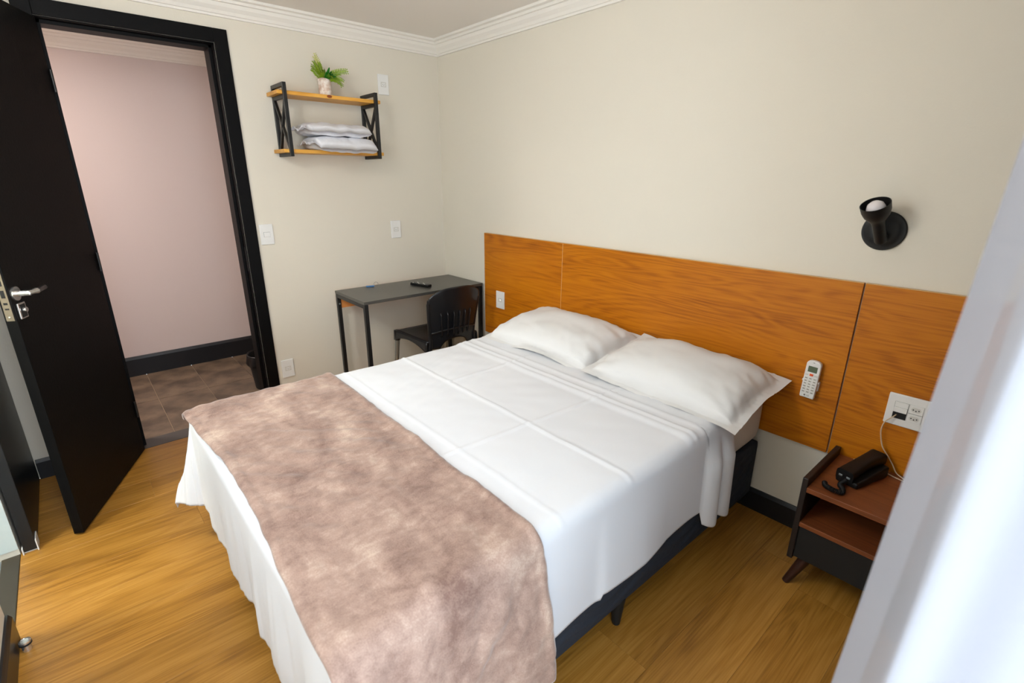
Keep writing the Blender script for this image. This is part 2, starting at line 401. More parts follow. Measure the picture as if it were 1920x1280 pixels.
# sliding bathroom door parked along the left wall
sd = thing('door_2', (-2.508, -.35, 0), 'black sliding bathroom door parked along the left wall', 'sliding door'); del sd['category']; tag(sd, kind='structure')
B(-2.528, -2.488, -.672, -.022, .006, 2.12).build('door_panel', mat('black_teal_edge', (24, 26, 28), .4), sd, bevel=.002)
B(-2.535, -2.500, -1.25, -.03, 2.12, 2.16).build('track', M_metal, sd, bevel=.002)
gd = MB().box(-2.532, -2.5285, -.682, -.630, 0, .028).box(-2.4875, -2.484, -.678, -.610, 0, .050).box(-2.532, -2.484, -.668, -.610, 0, .0035)
tag(gd.build('door_floor_guide', M_white), 'white plastic floor guide at the foot of the sliding door', 'door guide')
ds = thing('door_stop', (-2.506, -1.262, 0), 'small round metal door stop on the wooden floor', 'door stop')
I4 = Matrix.Translation((-2.506, -1.262, 0))
MB().lathe([(.0, 0), (.012, 0), (.012, .024), (.0, .024)], 20, I4).build('stem', M_chrome, ds, 'auto')
MB().lathe([(.0, .024), (.0165, .024), (.0165, .030), (0, .030)], 20, I4).build('rubber_ring', M_dark, ds, 'auto')
MB().lathe([(.0, .030), (.0155, .030), (.0155, .036), (.011, .038), (.010, .0365), (0, .0365)], 20, I4).build('cap', M_chrome, ds, 'auto')

# ------------------------------------------------------------------ entrance door leaf, standing open
F = Vector((-2.34, -.68)); Hh = Vector((-2.052, -.022)); du = (F-Hh); DLEN = du.length; du.normalize()
ang = math.atan2(du.y, du.x)
# local frame: x along leaf from hinge to free edge, y through thickness (front face at y=0, back at +/-), z up
d1 = thing('door_1', (Hh.x, Hh.y, 0), 'black entrance door standing open into the room', 'door', rot=(0, 0, ang)); del d1['category']; tag(d1, kind='structure')
# front face (towards +x world) lies at local y=0; thickness runs to local -y (world towards the left wall)
th = .036
side = -1 if (Vector((-math.sin(ang), math.cos(ang))).x > 0) else 1
def L(mb_fn, name, m, **k): return mb_fn.build(name, m, d1, world=False, **k)
L(B(0, DLEN, min(0, side*th), max(0, side*th), .008, 2.095), 'door_panel', M_doorblk, bevel=.0025)
fo = -side    # outward (front) direction in local y
hx = DLEN-.034
hd = L(MB().lathe([(0, 0), (.026, 0), (.026, .006), (.0, .006)], 24, Matrix.Translation((hx, 0, 1.040)) @ Matrix.Rotation(-fo*math.pi/2, 4, 'X')).lathe(
    [(.011, .004), (.010, .045), (0, .046)], 16, Matrix.Translation((hx, 0, 1.040)) @ Matrix.Rotation(-fo*math.pi/2, 4, 'X')), 'handle', M_chrome, smooth='auto')
lv = MB().tube([(hx+.004, fo*.040, 1.040), (hx-.02, fo*.044, 1.040), (hx-.042, fo*.046, 1.0395)], [.009, .0085, .0115], 14).build('lever_collar', M_chrome, hd, 'auto', world=False)
MB().tube([(hx-.042, fo*.046, 1.0395), (hx-.046, fo*.046, 1.0395), (hx-.098, fo*.046, 1.043)], [.0115, .0095, .0095], 14).build('lever_grip', M_grip, hd, 'auto', world=False)
ls = L(MB().box(hx-.028, hx+.018, min(0, fo*.008), max(0, fo*.008), .945, 1.005), 'lock_plate', M_chrome, bevel=.003)
MB().box(hx-.021, hx+.011, min(fo*.008, fo*.0085), max(fo*.008, fo*.0085), .951, .999).build('lock_recess', M_dark, ls, world=False)
MB().lathe([(0, 0), (.009, 0), (.009, .012), (0, .012)], 16, Matrix.Translation((hx-.005, fo*.007, .978)) @ Matrix.Rotation(-fo*math.pi/2, 4, 'X')).build('lock_cylinder', M_chrome, ls, 'auto', world=False)
yc = side*th/2
lp = L(B(DLEN-.001, DLEN+.0015, yc-.012, yc+.012, .945, 1.125), 'latch_plate', M_brass, bevel=.0005)
for z, h_ in ((1.085, .02), (1.045, .028), (1.01, .008), (.99, .006)):
    B(DLEN+.0012, DLEN+.002, yc-.006, yc+.006, z-h_/2, z+h_/2).build('latch_hole', M_dark, lp, world=False)
MB().lathe([(0, 0), (.004, 0), (.003, .002), (0, .002)], 10, Matrix.Translation((DLEN+.001, yc, .960)) @ Matrix.Rotation(math.pi/2, 4, 'Y')).build('screw', M_chrome, lp, world=False)
for z in (.25, 1.05, 1.85):
    L(MB().tube([(-.002, fo*.006, z-.045), (-.002, fo*.006, z+.045)], .006, 12), 'hinge', M_metal, smooth='auto')

# ------------------------------------------------------------------ headboard
hb = thing('headboard', (-.011, -1.98, .41), 'wide orange-brown wood panel headboard on the wall behind the bed', 'headboard')
Z0, Z1 = .408, 1.10
for a, b_ in ((-.515, -1.2365), (-1.2395, -2.7165), (-2.7225, -3.44)):
    p = B(-.0215, -.0035, b_, a, Z0, Z1-.0012).build('panel', M_head, hb, bevel=.0008)
    B(-.0218, -.0032, b_, a, Z1-.0012, Z1).build('edge_band', M_headedge, p)
B(-.0208, -.0195, -1.2395, -1.2365, Z0, Z1-.001).build('joint_strip', M_headedge, hb)

# ------------------------------------------------------------------ bed
BX0, BX1, BYN, BYF = -1.93, -.045, -2.478, -1.098    # foot, head, near side, far side
MZ = .60
bed = thing('bed', ((BX0+BX1)/2, (BYN+BYF)/2, 0), 'charcoal quilted box base under the white double bed', 'bed base')
def boxbase(u, v):
    return None
def rounded_box(x0, x1, y0, y1, z0, z1, r, nx, ny, nz, amp=0, fr=9):
    bm = bmesh.new(); bmesh.ops.create_cube(bm, size=1)
    bmesh.ops.subdivide_edges(bm, edges=bm.edges, cuts=5, use_grid_fill=True)
    mb = MB(); c = Vector(((x0+x1)/2, (y0+y1)/2, (z0+z1)/2)); h = Vector(((x1-x0)/2, (y1-y0)/2, (z1-z0)/2))
    bm.verts.ensure_lookup_table()
    def rm(t, hh):      # map -.5..5 to +-hh with the outer ring of verts spent on the rounding
        a = abs(t)*2; s = 1 if t > 0 else -1
        return s*(hh-r)*a/.6667 if a < .667 else s*((hh-r)+r*(a-.6667)/.3333)
    vs = []
    for v in bm.verts:
        p = Vector((rm(v.co.x, h.x), rm(v.co.y, h.y), rm(v.co.z, h.z)))
        q = Vector((max(-h.x+r, min(h.x-r, p.x)), max(-h.y+r, min(h.y-r, p.y)), max(-h.z+r, min(h.z-r, p.z))))
        d = p-q
        if d.length > 1e-6:
            k = max(abs(d.x), abs(d.y), abs(d.z)); p = q+d.normalized()*k
        vs.append(c+p)
    mb.add(vs, [[v.index for v in f.verts] for f in bm.faces]); bm.free(); return mb
rounded_box(BX0+.01, BX1, BYN+.004, BYF-.004, .102, .372, .016, 1, 1, 1).build('base_box', M_boxbase, bed, True, subsurf=2)
# quilting waves on the visible near side of the base
def quilt(u, v):
    x = BX0+.03+u*(BX1-BX0-.06); z = .116+v*.24
    w = .5+.5*math.sin(z*95+2.2*math.sin(x*16)+.8*noise.noise(Vector((x*9, z*9, 2))))
    e = min(1, 8*v*(1-v))*min(1, 40*u, 40*(1-u))
    return (x, BYN+.0065-.008*w*e, z)
MB().grid(quilt, 260, 44).build('quilted_side', M_boxbase, bed, True)
for x, y in ((BX0+.14, BYN+.20), (-.99, BYN+.03), (BX1-.25, BYN+.25), (BX0+.14, BYF-.2), (-.99, BYF-.05), (BX1-.25, BYF-.25)):
    if True:
        MB().lathe([(0, 0), (.014, 0), (.027, .118), (0, .118)], 16, Matrix.Translation((x, y, 0))).build('leg', M_nsblk, bed, 'auto')
mt = thing('mattress', ((BX0+BX1)/2, (BYN+BYF)/2, .372), 'mattress in a white fitted sheet on the charcoal base', 'mattress')
rounded_box(BX0, BX1, BYN, BYF, .3735, MZ, .045, 1, 1, 1).build('fitted_sheet', M_fitted, mt, True, subsurf=2)

def nz(x, y, z=0.): return noise.noise(Vector((x, y, z)))
def drape(u, v, x0, y0, y1, z, R, tau, fold, L_):
    """flat cloth point (u, v) laid over the mattress top, hanging past its foot and sides"""
    dx = max(x0+R-u, 0); dyn = max(y0+R-v, 0); dyf = max(v-(y1-R), 0)
    sy = -dyn+dyf; s = (dx**4+abs(sy)**4)**.25; hy = math.hypot(dx, sy)
    cx, cy = max(u, x0+R), min(max(v, y0+R), y1-R)
    if s < 1e-9: return Vector((cx, cy, z)), 0
    dr = Vector((-dx/hy, sy/hy, 0))
    if s < R*math.pi/2:
        ph = s/R; hor, ver = R*math.sin(ph), R*(1-math.cos(ph)); k = 0
    else:
        k = s-R*math.pi/2; cor = 2*abs(dr.x*dr.y)
        t_ = tau+cor*.30
        hor, ver = R+k*math.sin(t_), R+k*math.cos(t_)
        hor += fold(u, v, dr, k)
    return Vector((cx, cy, z-ver))+dr*hor, k
# flat top sheet
UH = -.375                                   # head end of the top sheet
def ridge(t, w): return math.exp(-(t/w)**2)
def sheet_fold(u, v, dr, k):
    g = min(1, k/.28)
    if abs(dr.x) > .75:                      # foot side: soft vertical pleats
        return g*(.004*math.sin(v*21+1.5*math.sin(v*5))+.014*nz(v*6, 1.7)+.010*nz(v*17, k*2+3)+.004*nz(v*44, k*3+9))
    if dr.y < 0 and u > -.57:                # bunched pleats near the head
        q = (u+.57)/.0975
        return min(1, k/.10)*(.006+.030*abs(math.sin(q*math.pi))**.7)
    return g*(.004*math.sin(u*13+1)+.004*nz(u*6, .3)+.014*(1/(1+math.exp(-(u+1.16)*120)) if u < -.95 else max(0, 1-(u+.95)/.15)))
def sheet(i, j):
    # v runs across the bed with overhang on both sides, u from head to foot with overhang
    Ln, Lf, Lfoot = .325, .36, .385
    u = UH+(BX0-Lfoot-UH)*i
    Ln2 = Ln+.010*nz(u*3, 4)
    if u > -.57: Ln2 += .050+.018*abs(math.sin((u+.57)/.0975*math.pi))
    Ln2 += .018 if u < -1.155 else 0
    v = (BYN-Ln2)+(BYF+Lf-BYN+Ln2)*j
    p, k = drape(u, v, BX0-.006, BYN-.008, BYF+.008, MZ+.006, .045, .03, sheet_fold, .4)
    if k == 0 and p.z > MZ-.02:
        w = 0
        w += .0026*nz(u*5, v*5, 1)+.0016*nz(u*12+v*4, v*11, 3)
        w += .0048*ridge(u+1.02+.01*nz(v*2, 5), .006)+.0042*ridge(v+1.52, .006)*(1 if u > -1.02 else 0)+.0042*ridge(v+2.03+.05*(u+1), .006)+.0024*ridge(u+1.32, .006)+.0036*nz(u*4+v*3, v*26-u*9, 7)*max(0, nz(u*1.5, v*1.5, 4)+.25)
        d = u+.475                            # turned-down band at the head: stacked layers
        w += .005 if d > -.20 else 0
        w += .005*ridge(d+.205, .010)+.005*ridge(d+.165, .008)+.004*ridge(d+.11, .010)
        p.z += w
    return p
sh = MB().grid(sheet, 230, 250).build('bed_sheet', M_linen, None, True, solid=.003)
tag(sh, 'white flat sheet spread over the bed and hanging down its sides', 'bed sheet')

# fleece throw across the foot
def bl_fold(u, v, dr, k):
    return min(1, k/.3)*(.012+.016*math.sin(u*17+.6)+.012*nz(u*9, v*3, 5))
def blanket(i, j):
    Ln = .435
    v = (BYN-Ln)+(BYF+.030-BYN+Ln)*j
    t = (v-BYN)/(BYF-BYN)                    # 0 near side, 1 far side
    foot = BX0-.018+.045*math.sin(max(0, min(1, t))*math.pi)**2*(.75+.2*nz(v*3, 2))+.006*nz(v*9, 8)
    head = -1.415+.035*t+.006*nz(v*4, 6)+(.0 if v > BYN else (v-BYN)*-.06)
    u = head+(foot-head)*i
    uu_ = max(u, BX0+.03)
    p, k = drape(uu_, v, BX0-3, BYN-.022, BYF+.016, MZ+.021, .055, .05, bl_fold, .4)
    p.x += (u-uu_)
    if u < BX0+.03: p.z -= .35*(BX0+.03-u)**1.0*.9
    w = .004*nz(u*6, v*5, 1)+.0035*nz(u*16, v*9, 2)+.0022*nz(u*34, v*30, 6)
    w += .0095*nz((u+v)*16, (u-v)*4, 12)*max(0, nz(u*2, v*2, 3)+.3)      # soft crumple lines
    dgn = (u*.8-v*.6)                        # long diagonal wrinkles towards the near edge
    if v < -1.75: w += .012*max(0, nz(dgn*14, (u+v)*3.5, 9))*min(1, (-1.75-v)/.3)
    e = min(i, 1-i)*.55
    w += .006*ridge(e-.012, .012)            # hemmed border stands proud
    if k == 0: p.z += w
    else: p.y -= w*1.4
    if k > 0: p.z += .03*(k/.4)*(nz(u*5, 3.3)+.5*i)
    return p
bk = MB().grid(blanket, 110, 260).build('throw_blanket', M_blanket, None, True, solid=.011)
tag(bk, 'taupe fleece throw blanket laid across the foot of the bed', 'blanket')

# pillows
def pillow(name, c, rot, label, seed, hw, hd):
    o = thing(name, c, label, 'pillow', 'bed pillows', rot)
    TT = .098; fl_ = .036
    def surf(sgn):
        def fn(i, j):
            a, b_ = 2*i-1, 2*j-1
            # pinch: edges bow slightly inward between corners
            x = a*hw*(1-.035*(1-b_*b_)*abs(a)**4); y = b_*hd*(1-.05*(1-a*a)*abs(b_)**4)
            ia = min(1, abs(a)*hw/(hw-fl_)); ib = min(1, abs(b_)*hd/(hd-fl_))
            h = TT*((1-ia**2.6)*(1-ib**2.4))**.52
            z = sgn*h if sgn > 0 else -h*.42
            ed = 1-min(1, h/.03)
            z += sgn*.0015+.010*ed*math.sin(a*3.1+seed)*ed+.012*ed*nz(a*2.2+seed, b_*2.2)
            if h > .002: z += .009*nz(a*2.6+seed, b_*2.2, 2)*min(1, h/.05)+.011*nz(a*5+seed+b_*3, b_*6, 4)*(1-h/TT)*min(1, h/.02)+.007*nz(a*12+b_*4+seed, b_*3-a*2, 9)*min(1, h/.03)*(1.1-h/TT)
            z -= .013*ed*max(0, -b_)+.022*ed*max(0, a)**3*(1 if seed > 3 else .3)
            return Vector((x, y, z))
        return fn
    mb = MB().grid(surf(1), 70, 56); n1 = len(mb.v); mb.grid(surf(-1), 70, 56)
    ob = mb.build('pillowcase', M_pillow, o, True, world=False)
    bm = bmesh.new(); bm.from_mesh(ob.data); bmesh.ops.remove_doubles(bm, verts=bm.verts, dist=.0035); bm.to_mesh(ob.data); bm.free()
    return o
# local x runs across the bed (world y), local y towards the headboard (world +x)
RZ = -math.pi/2
pillow('pillow', (-.275, -1.480, .664), (math.radians(8), 0, RZ+.02), 'white pillow at the far side of the bed', 1.3, .375, .245)
pillow('pillow', (-.285, -2.198, .662), (math.radians(7), math.radians(1.5), RZ+.012), 'white pillow at the near side of the bed beside the nightstand', 5.1, .355, .245)

# ------------------------------------------------------------------ desk
dk = thing('desk', (-.46, -.275, 0), 'narrow black desk with thin steel legs in the corner', 'desk')
KX0, KX1, KY0, KY1, KZ = -.905, -.018, -.487, -.065, .752
B(KX0, KX1, KY0, KY1, KZ-.018, KZ).build('desk_top', M_desk, dk, bevel=.0015)
t_ = .024
for x in (KX0+t_/2+.002, KX1-t_/2-.002):
    for y in (KY0+t_/2+.001, KY1-t_/2-.001):
        B(x-t_/2, x+t_/2, y-t_/2, y+t_/2, 0, KZ-.019).build('leg', M_metal, dk, bevel=.0015)
    B(x-t_/2, x+t_/2, KY0+t_+.001, KY1-t_-.001, KZ-.043, KZ-.019).build('side_rail', M_metal, dk, bevel=.0015)
ap = B(KX0+t_+.003, KX1-t_-.003, KY1-.020, KY1-.003, KZ-.115, KZ-.019).build('back_apron', mat('apron_wood', (222, 142, 72), .5), dk)
for z in (KZ-.04, KZ-.085):
    MB().lathe([(0, 0), (.006, 0), (.0045, .003), (0, .0035)], 12, Matrix.Translation((KX0+t_/2+.002, KY0+.0, z)) @ Matrix.Translation((0, (KY1-t_)-KY0-.002, 0)) @ Matrix.Rotation(math.pi/2, 4, 'X')).build('bolt', M_alu, dk, 'auto')
# TV remote on desk
rm = thing('tv_remote', (-.40, -.295, KZ), 'black television remote control lying on the desk', 'remote', rot=(0, 0, math.radians(-76)))
B(-.082, .082, -.021, .021, .0005, .018).build('body', M_phone, rm, world=False, bevel=.005, seg=3)
for i in range(7):
    for j in range(3):
        MB().lathe([(0, .018), (.0042, .018), (.0038, .0198), (0, .0198)], 8, Matrix.Translation((-.06+i*.018, -.012+j*.012, 0))).build('button', M_ink if (i+j) % 3 else M_btn, rm, world=False)
# key with blue tag
kt = thing('key_tag', (-.668, -.103, KZ), 'blue plastic key tag with a metal ring on the desk', 'key tag', rot=(0, 0, math.radians(-20)))
B(-.034, .020, -.010, .010, .0004, .0075).build('tag', M_blue, kt, world=False, bevel=.003)
MB().tube([(.032+.014*math.cos(2*math.pi*k/16), .0, .0165+.014*math.sin(2*math.pi*k/16)) for k in range(17)], .0012, 6).build('ring', M_chrome, kt, world=False)

# ------------------------------------------------------------------ chair (pushed under the desk, back to the camera)
CX = -.352
ch = thing('chair', (CX, -.40, 0), 'black plastic chair with aluminium legs pushed under the desk', 'chair')
prof = [(.36, .168), (.42, .166), (.50, .170), (.58, .180), (.66, .190), (.72, .196), (.76, .192), (.785, .175), (.80, .13)]
def hw_at(z):
    for (a, p), (b_, q) in zip(prof, prof[1:]):
        if a <= z <= b_: return p+(q-p)*(z-a)/(b_-a)
    return prof[-1][1]
def by(z, a): return -.575-.055*max(0, (z-.40)/.4)**1.3-.035*(1-a*a)+.0
def backrest(i, j):
    a = 2*i-1
    zb = .395+.060*max(0, 1-(a/.62)**2)**.5
    zt = .802-.052*abs(a)**5-.012*a*a
    z = zb+(zt-zb)*j
    w = hw_at(min(z, .78))
    return Vector((CX+a*w, by(z, a), z))
bo = MB().grid(backrest, 40, 34).build('backrest', M_chair, ch, True, solid=.010)
for k in range(6):
    a = -.62+k*.245
    pts = []
    for q in range(9):
        z = .475+.165*q/8*(1-.0*abs(a)); w = hw_at(z); pts.append((CX+a*w, by(z, a)-.009-(.004 if 0 < q < 8 else -.006), z))
    MB().tube(pts, .0042, 8).build('rib', M_chair, bo, True)
bar = []
for q in range(25):
    a = -1+2*q/24; bar.append((CX+a*.170, by(.52, a)-.008, .505+.018*(1-a*a)))
MB().tube(bar, .007, 8).build('crossbar', M_chair, bo, True)
for s in (-1, 1):
    pts = catmull([(CX+s*.191, by(.73, 1)+.004, .728), (CX+s*.191, by(.70, 1)+.004, .70), (CX+s*.178, by(.56, 1)+.004, .56), (CX+s*.170, by(.45, 1)+.002, .45), (CX+s*.176, -.575, .38), (CX+s*.182, -.59, .30)], 6)
    MB().tube(pts, [.010]*6+[.013]*12+[.017]*(len(pts)-18), 12).build('upright', M_chair, ch, True)
def seat(i, j):
    a, b_ = 2*i-1, j
    w = .198+.012*b_
    z = .448-.012*(1-a*a)*math.sin(math.pi*min(1, b_*1.1))-.02*max(0, b_-.88)/.12
    return Vector((CX+a*w, -.585+b_*.405, z))
MB().grid(seat, 24, 24).build('seat', M_chair, ch, True, solid=.012)
for s in (-1, 1):
    sk = MB()
    def skirt(i, j, s=s):
        y = -.585+i*.405; dep = .028+.045*(2*i-1)**2
        return Vector((CX+s*(.198+.012*i+.004*j), y, .446-dep*j))
    sk.grid(skirt, 20, 4); sk.build('seat_skirt', M_chair, ch, True, solid=.008)
    MB().tube([(CX+s*.198, -.197, .375), (CX+s*.200, -.197, .445)], [.019, .021], 12).build('leg_socket', M_chair, ch, 'auto')
    MB().tube([(CX+s*.198, -.197, .40), (CX+s*.222, -.170, .0)], [.0165, .012], 14).build('leg', M_alu, ch, 'auto')
    MB().tube([(CX+s*.182, -.590, .33), (CX+s*.205, -.655, 0)], [.0165, .012], 14).build('leg', M_alu, ch, 'auto')
MB().grid(lambda i, j: Vector((CX+(2*i-1)*.20, -.182, .44-.035*j-.02*j*(2*i-1)**2)), 16, 3).build('seat_front', M_chair, ch, True, solid=.008)

# ------------------------------------------------------------------ wall shelf
ws = thing('wall_shelf', (-.84, 0, 1.56), 'pine two-board wall shelf with black X-braced steel ends', 'shelf')
SD = .195; SZ0, SZ1 = 1.560, 1.932; b2 = .019
for x in (-1.109, -.579):
    fr = MB(); 
    for y in (-SD+b2/2, -b2/2-.001): fr.box(x-b2/2, x+b2/2, y-b2/2, y+b2/2, SZ0, SZ1)
    for z in (SZ0+b2/2, 1.8645, SZ1-b2/2): fr.box(x-b2/2, x+b2/2, -SD+b2, -b2, z-b2/2, z+b2/2)
    f = fr.build('end_frame', M_metal, ws, bevel=.001)
    for p, q in (((x, -SD+.016, SZ0+.03), (x, -.018, 1.852)), ((x, -.018, SZ0+.03), (x, -SD+.016, 1.852))):
        MB().bar(p, q, .014, .014, (1, 0, 0)).build('cross_brace', M_metal, f)
bd = B(-1.145, -.543, -SD+b2+.001, -.002, 1.875, 1.894).build('board', M_pine, ws, bevel=.0015)
MB().lathe([(0, 0), (.010, 0), (.007, .0012), (0, .0015)], 14, Matrix.Translation((-.858, -SD+b2+.0012, 1.886)) @ Matrix.Rotation(math.pi/2, 4, 'X') @ Matrix.Scale(1.6, 4, (1, 0, 0)) @ Matrix.Scale(.8, 4, (0, 1, 0))).build('knot', M_knot, bd, True)
B(-1.145, -.543, -SD+b2+.001, -.002, SZ0+b2+.0005, SZ0+b2+.0195).build('board', M_pine, ws, bevel=.0015)
# two wrapped linen packs on lower board
def pack(c, hw, hd, hh, seed, label, droop):
    o = thing('linen_pack', c, label, 'linen pack', 'wrapped linen packs on the wall shelf')
    def surf(sg):
        def fn(i, j):
            a, b_ = 2*i-1, 2*j-1
            x = a*hw*(1-.06*b_*b_+.03*nz(b_*2+seed, 1)); y = b_*hd*(1-.05*a*a+.03*nz(a*2+seed, 2))
            h = hh*((1-abs(a)**7)*(1-abs(b_)**6))**.36
            z = hh+sg*h*(1 if sg > 0 else .96)
            z += .006*nz(a*3+seed, b_*3, 1)+(.004*nz(a*4+seed, b_*4, sg)+.0025*nz(a*9+seed, b_*9, sg+3))*(h/hh)**2
            z += .005*(b_+1)*(h/hh if sg > 0 else 0)
            if b_ < -.55: z -= droop*(-.55-b_)/.45
            return Vector((x, y, z))
        return fn
    ob = MB().grid(surf(1), 44, 36).grid(surf(-1), 44, 36).build('wrapped_linen', M_bag, o, True, world=False)
    bm = bmesh.new(); bm.from_mesh(ob.data); bmesh.ops.remove_doubles(bm, verts=bm.verts, dist=.0004)
    bm.to_mesh(ob.data); bm.free()
    MB().grid(lambda i, j: Vector((-hw-.004-.022*i, (j-.5)*1.5*hd, hh+.012*nz(j*7+seed, i*3)+.012*math.sin(j*9+seed)*i)), 6, 24).build('wrapper_end', M_bag, o, True, solid=.0012, world=False)
    return o
pack((-.822, -.172, SZ0+b2+.0195), .183, .150, .034, 3., 'white linen pack in clear plastic, lower one on the wall shelf', .030)
pack((-.845, -.150, SZ0+b2+.0195+.078), .190, .138, .030, 8., 'white linen pack in clear plastic, upper one on the wall shelf', .016)
# potted plant
PP = Vector((-.845, -.098, 1.894))
pl = thing('potted_fern', PP, 'small artificial fern in a birch-bark pot on the wall shelf', 'plant')
pot = MB()
def potf(i, j):
    t = 2*math.pi*i; r = (.036-.003*math.sin(math.pi*j))*(1+.05*math.sin(t*3)+.03*nz(math.cos(t)*3, math.sin(t)*3, 2))
    return Vector((PP.x+r*math.cos(t), PP.y+r*math.sin(t), PP.z+.001+.088*j+(.004*math.sin(t*2) if j > .9 else 0)))
pot.grid(potf, 40, 10); pot.build('pot', M_pot, pl, True, solid=.005)
MB().lathe([(0, .0), (.033, 0), (.033, .004), (0, .004)], 20, Matrix.Translation(PP+Vector((0, 0, .001)))).build('pot_bottom', M_pot, pl)
MB().lathe([(0, .070), (.031, .070), (.031, .078), (0, .082)], 20, Matrix.Translation(PP)).build('moss', M_leafd, pl, True)
def frond(base, tip, bend, m, n=16, ln=.020, wd=.0045):
    base, tip = Vector(base), Vector(tip); mid = (base+tip)/2+Vector(bend)
    st = [base*(1-t)**2+mid*2*t*(1-t)+tip*t*t for t in [k/n for k in range(n+1)]]
    mb = MB().tube(st, [.0016]*n+[.0006], 5); nrm = Vector((.1, -1, .25)).normalized()
    for k in range(2, n+1):
        d = (st[k]-st[k-1]).normalized(); sd_ = d.cross(nrm).normalized(); l = ln*(1.1-.75*abs(k/n-.35))
        for s in (-1, 1):
            a = st[k]; e = a+(sd_*s*.85+d*.5+nrm*.25*random.uniform(-1, 1)).normalized()*l; w_ = d*wd
            c = (a+e)/2
            mb.add([a, c+w_+nrm*.0015, e, c-w_*.6-nrm*.001], [(0, 1, 2), (0, 2, 3)])
    mb.build('frond', m, pl, world=True)
tp = PP+Vector((0, 0, .076))
for (dx, dy, dz), bend, m in [((-.055, -.02, .118), (.01, 0, .01), M_leafp), ((-.042, -.01, .135), (.012, 0, .0), M_leafp), ((-.078, -.03, .070), (0, 0, .02), M_leafy),
                              ((-.060, .02, .060), (0, 0, .02), M_leafy), ((-.030, -.02, .090), (0, 0, .01), M_leafy), ((.132, -.02, .062), (-.02, 0, .030), M_leafy),
                              ((.105, .02, .058), (-.02, 0, .025), M_leafy), ((.075, -.06, -.012), (.0, 0, .045), M_leafy), ((.066, -.075, -.022), (0, -.01, .05), M_leafy),
                              ((.02, -.07, .015), (0, -.01, .04), M_leafy), ((-.066, -.045, .085), (0, 0, .01), M_leafy), ((-.02, -.05, .055), (0, 0, .02), M_leafy), ((.09, -.05, .012), (0, 0, .04), M_leafy), ((-.048, .01, .10), (0, 0, .01), M_leafy), ((.12, -.04, .07), (-.02, 0, .03), M_leafy)]:
    frond(tp+Vector((random.uniform(-.012, .012), random.uniform(-.012, .008), 0)), tp+Vector((dx, dy, dz)), bend, m)
def broad(base, tip, bend, w):
    base, tip = Vector(base), Vector(tip); mid = (base+tip)/2+Vector(bend)
    def fn(i, j):
        c = base*(1-i)**2+mid*2*i*(1-i)+tip*i*i
        ww = w*math.sin(math.pi*min(1, i*.93+.07))**.7*(2*j-1)
        return c+Vector((ww*.85, -abs(ww)*.25, ww*.45))
    MB().grid(fn, 10, 4).build('leaf', M_leafd, pl, True, solid=.0008)
for t, bd_, w in [((.022, -.03, .075), (0, -.01, .02), .012), ((.048, -.02, .056), (-.01, 0, .025), .013), ((.055, -.04, .025), (0, -.01, .03), .014), ((.03, -.055, .03), (0, -.01, .03), .014),
                  ((.062, -.01, .035), (0, 0, .03), .013), ((.012, -.05, .035), (0, -.01, .02), .012), ((.038, -.045, .045), (0, -.01, .02), .014), ((.02, -.06, .05), (0, -.01, .02), .015), ((.05, -.055, .04), (0, -.01, .02), .015), ((.000, -.045, .05), (0, -.01, .02), .012), ((.07, -.03, .02), (0, -.01, .03), .013), ((.035, -.06, .015), (0, -.01, .03), .015)]:
    broad(tp+Vector((.004, 0, -.004)), tp+Vector(t), bd_, w)

# ------------------------------------------------------------------ switches and outlets on the walls
def plate_back(x, z, kind, name, label, cat, group=None):
    o = thing(name, (x, 0, z), label, cat, group)
    hw, hh = .0375, .059
    B(x-hw, x+hw, -.008, -.0005, z-hh, z+hh).build('cover_plate', M_white, o, bevel=.003)
    if kind == 'switch':
        B(x-.018, x+.018, -.0085, -.008, z-.014, z+.014).build('module_gap', M_ink, o)
        B(x-.0172, x+.0172, -.0115, -.0085, z-.0132, z+.0132).build('rocker', M_white, o, bevel=.001)
    else:
        MB().prism([(-.0155, 0, 0), (-.010, 0, .009), (.010, 0, .009), (.0155, 0, 0), (.010, 0, -.009), (-.010, 0, -.009)], (x, -.008, z), (x, -.0088, z)).build('socket_rim', M_white, o)
        B(x-.019, x+.019, -.0083, -.0079, z-.0145, z+.0145).build('module', M_btn, o)
        for dx in (-.008, 0, .008):
            MB().lathe([(0, 0), (.0016, 0), (.0016, .0008), (0, .0008)], 10, Matrix.Translation((x+dx, -.0087, z+(-.0025 if dx == 0 else 0))) @ Matrix.Rotation(math.pi/2, 4, 'X')).build('socket_hole', M_dark, o)
plate_back(-1.250, 1.128, 'switch', 'light_switch', 'white light switch plate beside the entrance door frame', 'light switch')
plate_back(-.424, 2.013, 'outlet', 'wall_outlet', 'white wall outlet high up beside the wall shelf', 'outlet', 'wall outlets')
plate_back(-.402, 1.107, 'outlet', 'wall_outlet', 'white wall outlet on the wall above the desk', 'outlet', 'wall outlets')
plate_back(-1.240, .280, 'outlet', 'wall_outlet', 'white wall outlet low on the wall beside the door frame, behind the blanket', 'outlet', 'wall outlets')
hs_ = thing('light_switch', (-.022, -.688, .668), 'white light switch on the left end of the headboard', 'light switch')
B(-.0295, -.022, -.688-.042, -.688+.042, .609, .727).build('cover_plate', M_white, hs_, bevel=.003)
B(-.0302, -.0295, -.688-.018, -.688+.018, .654, .682).build('module_gap', M_btn, hs_)
MB().lathe([(0, 0), (.009, 0), (.007, .004), (0, .0045)], 18, Matrix.Translation((-.0302, -.688, .667)) @ Matrix.Rotation(-math.pi/2, 4, 'Y')).build('button', M_white, hs_, 'auto')
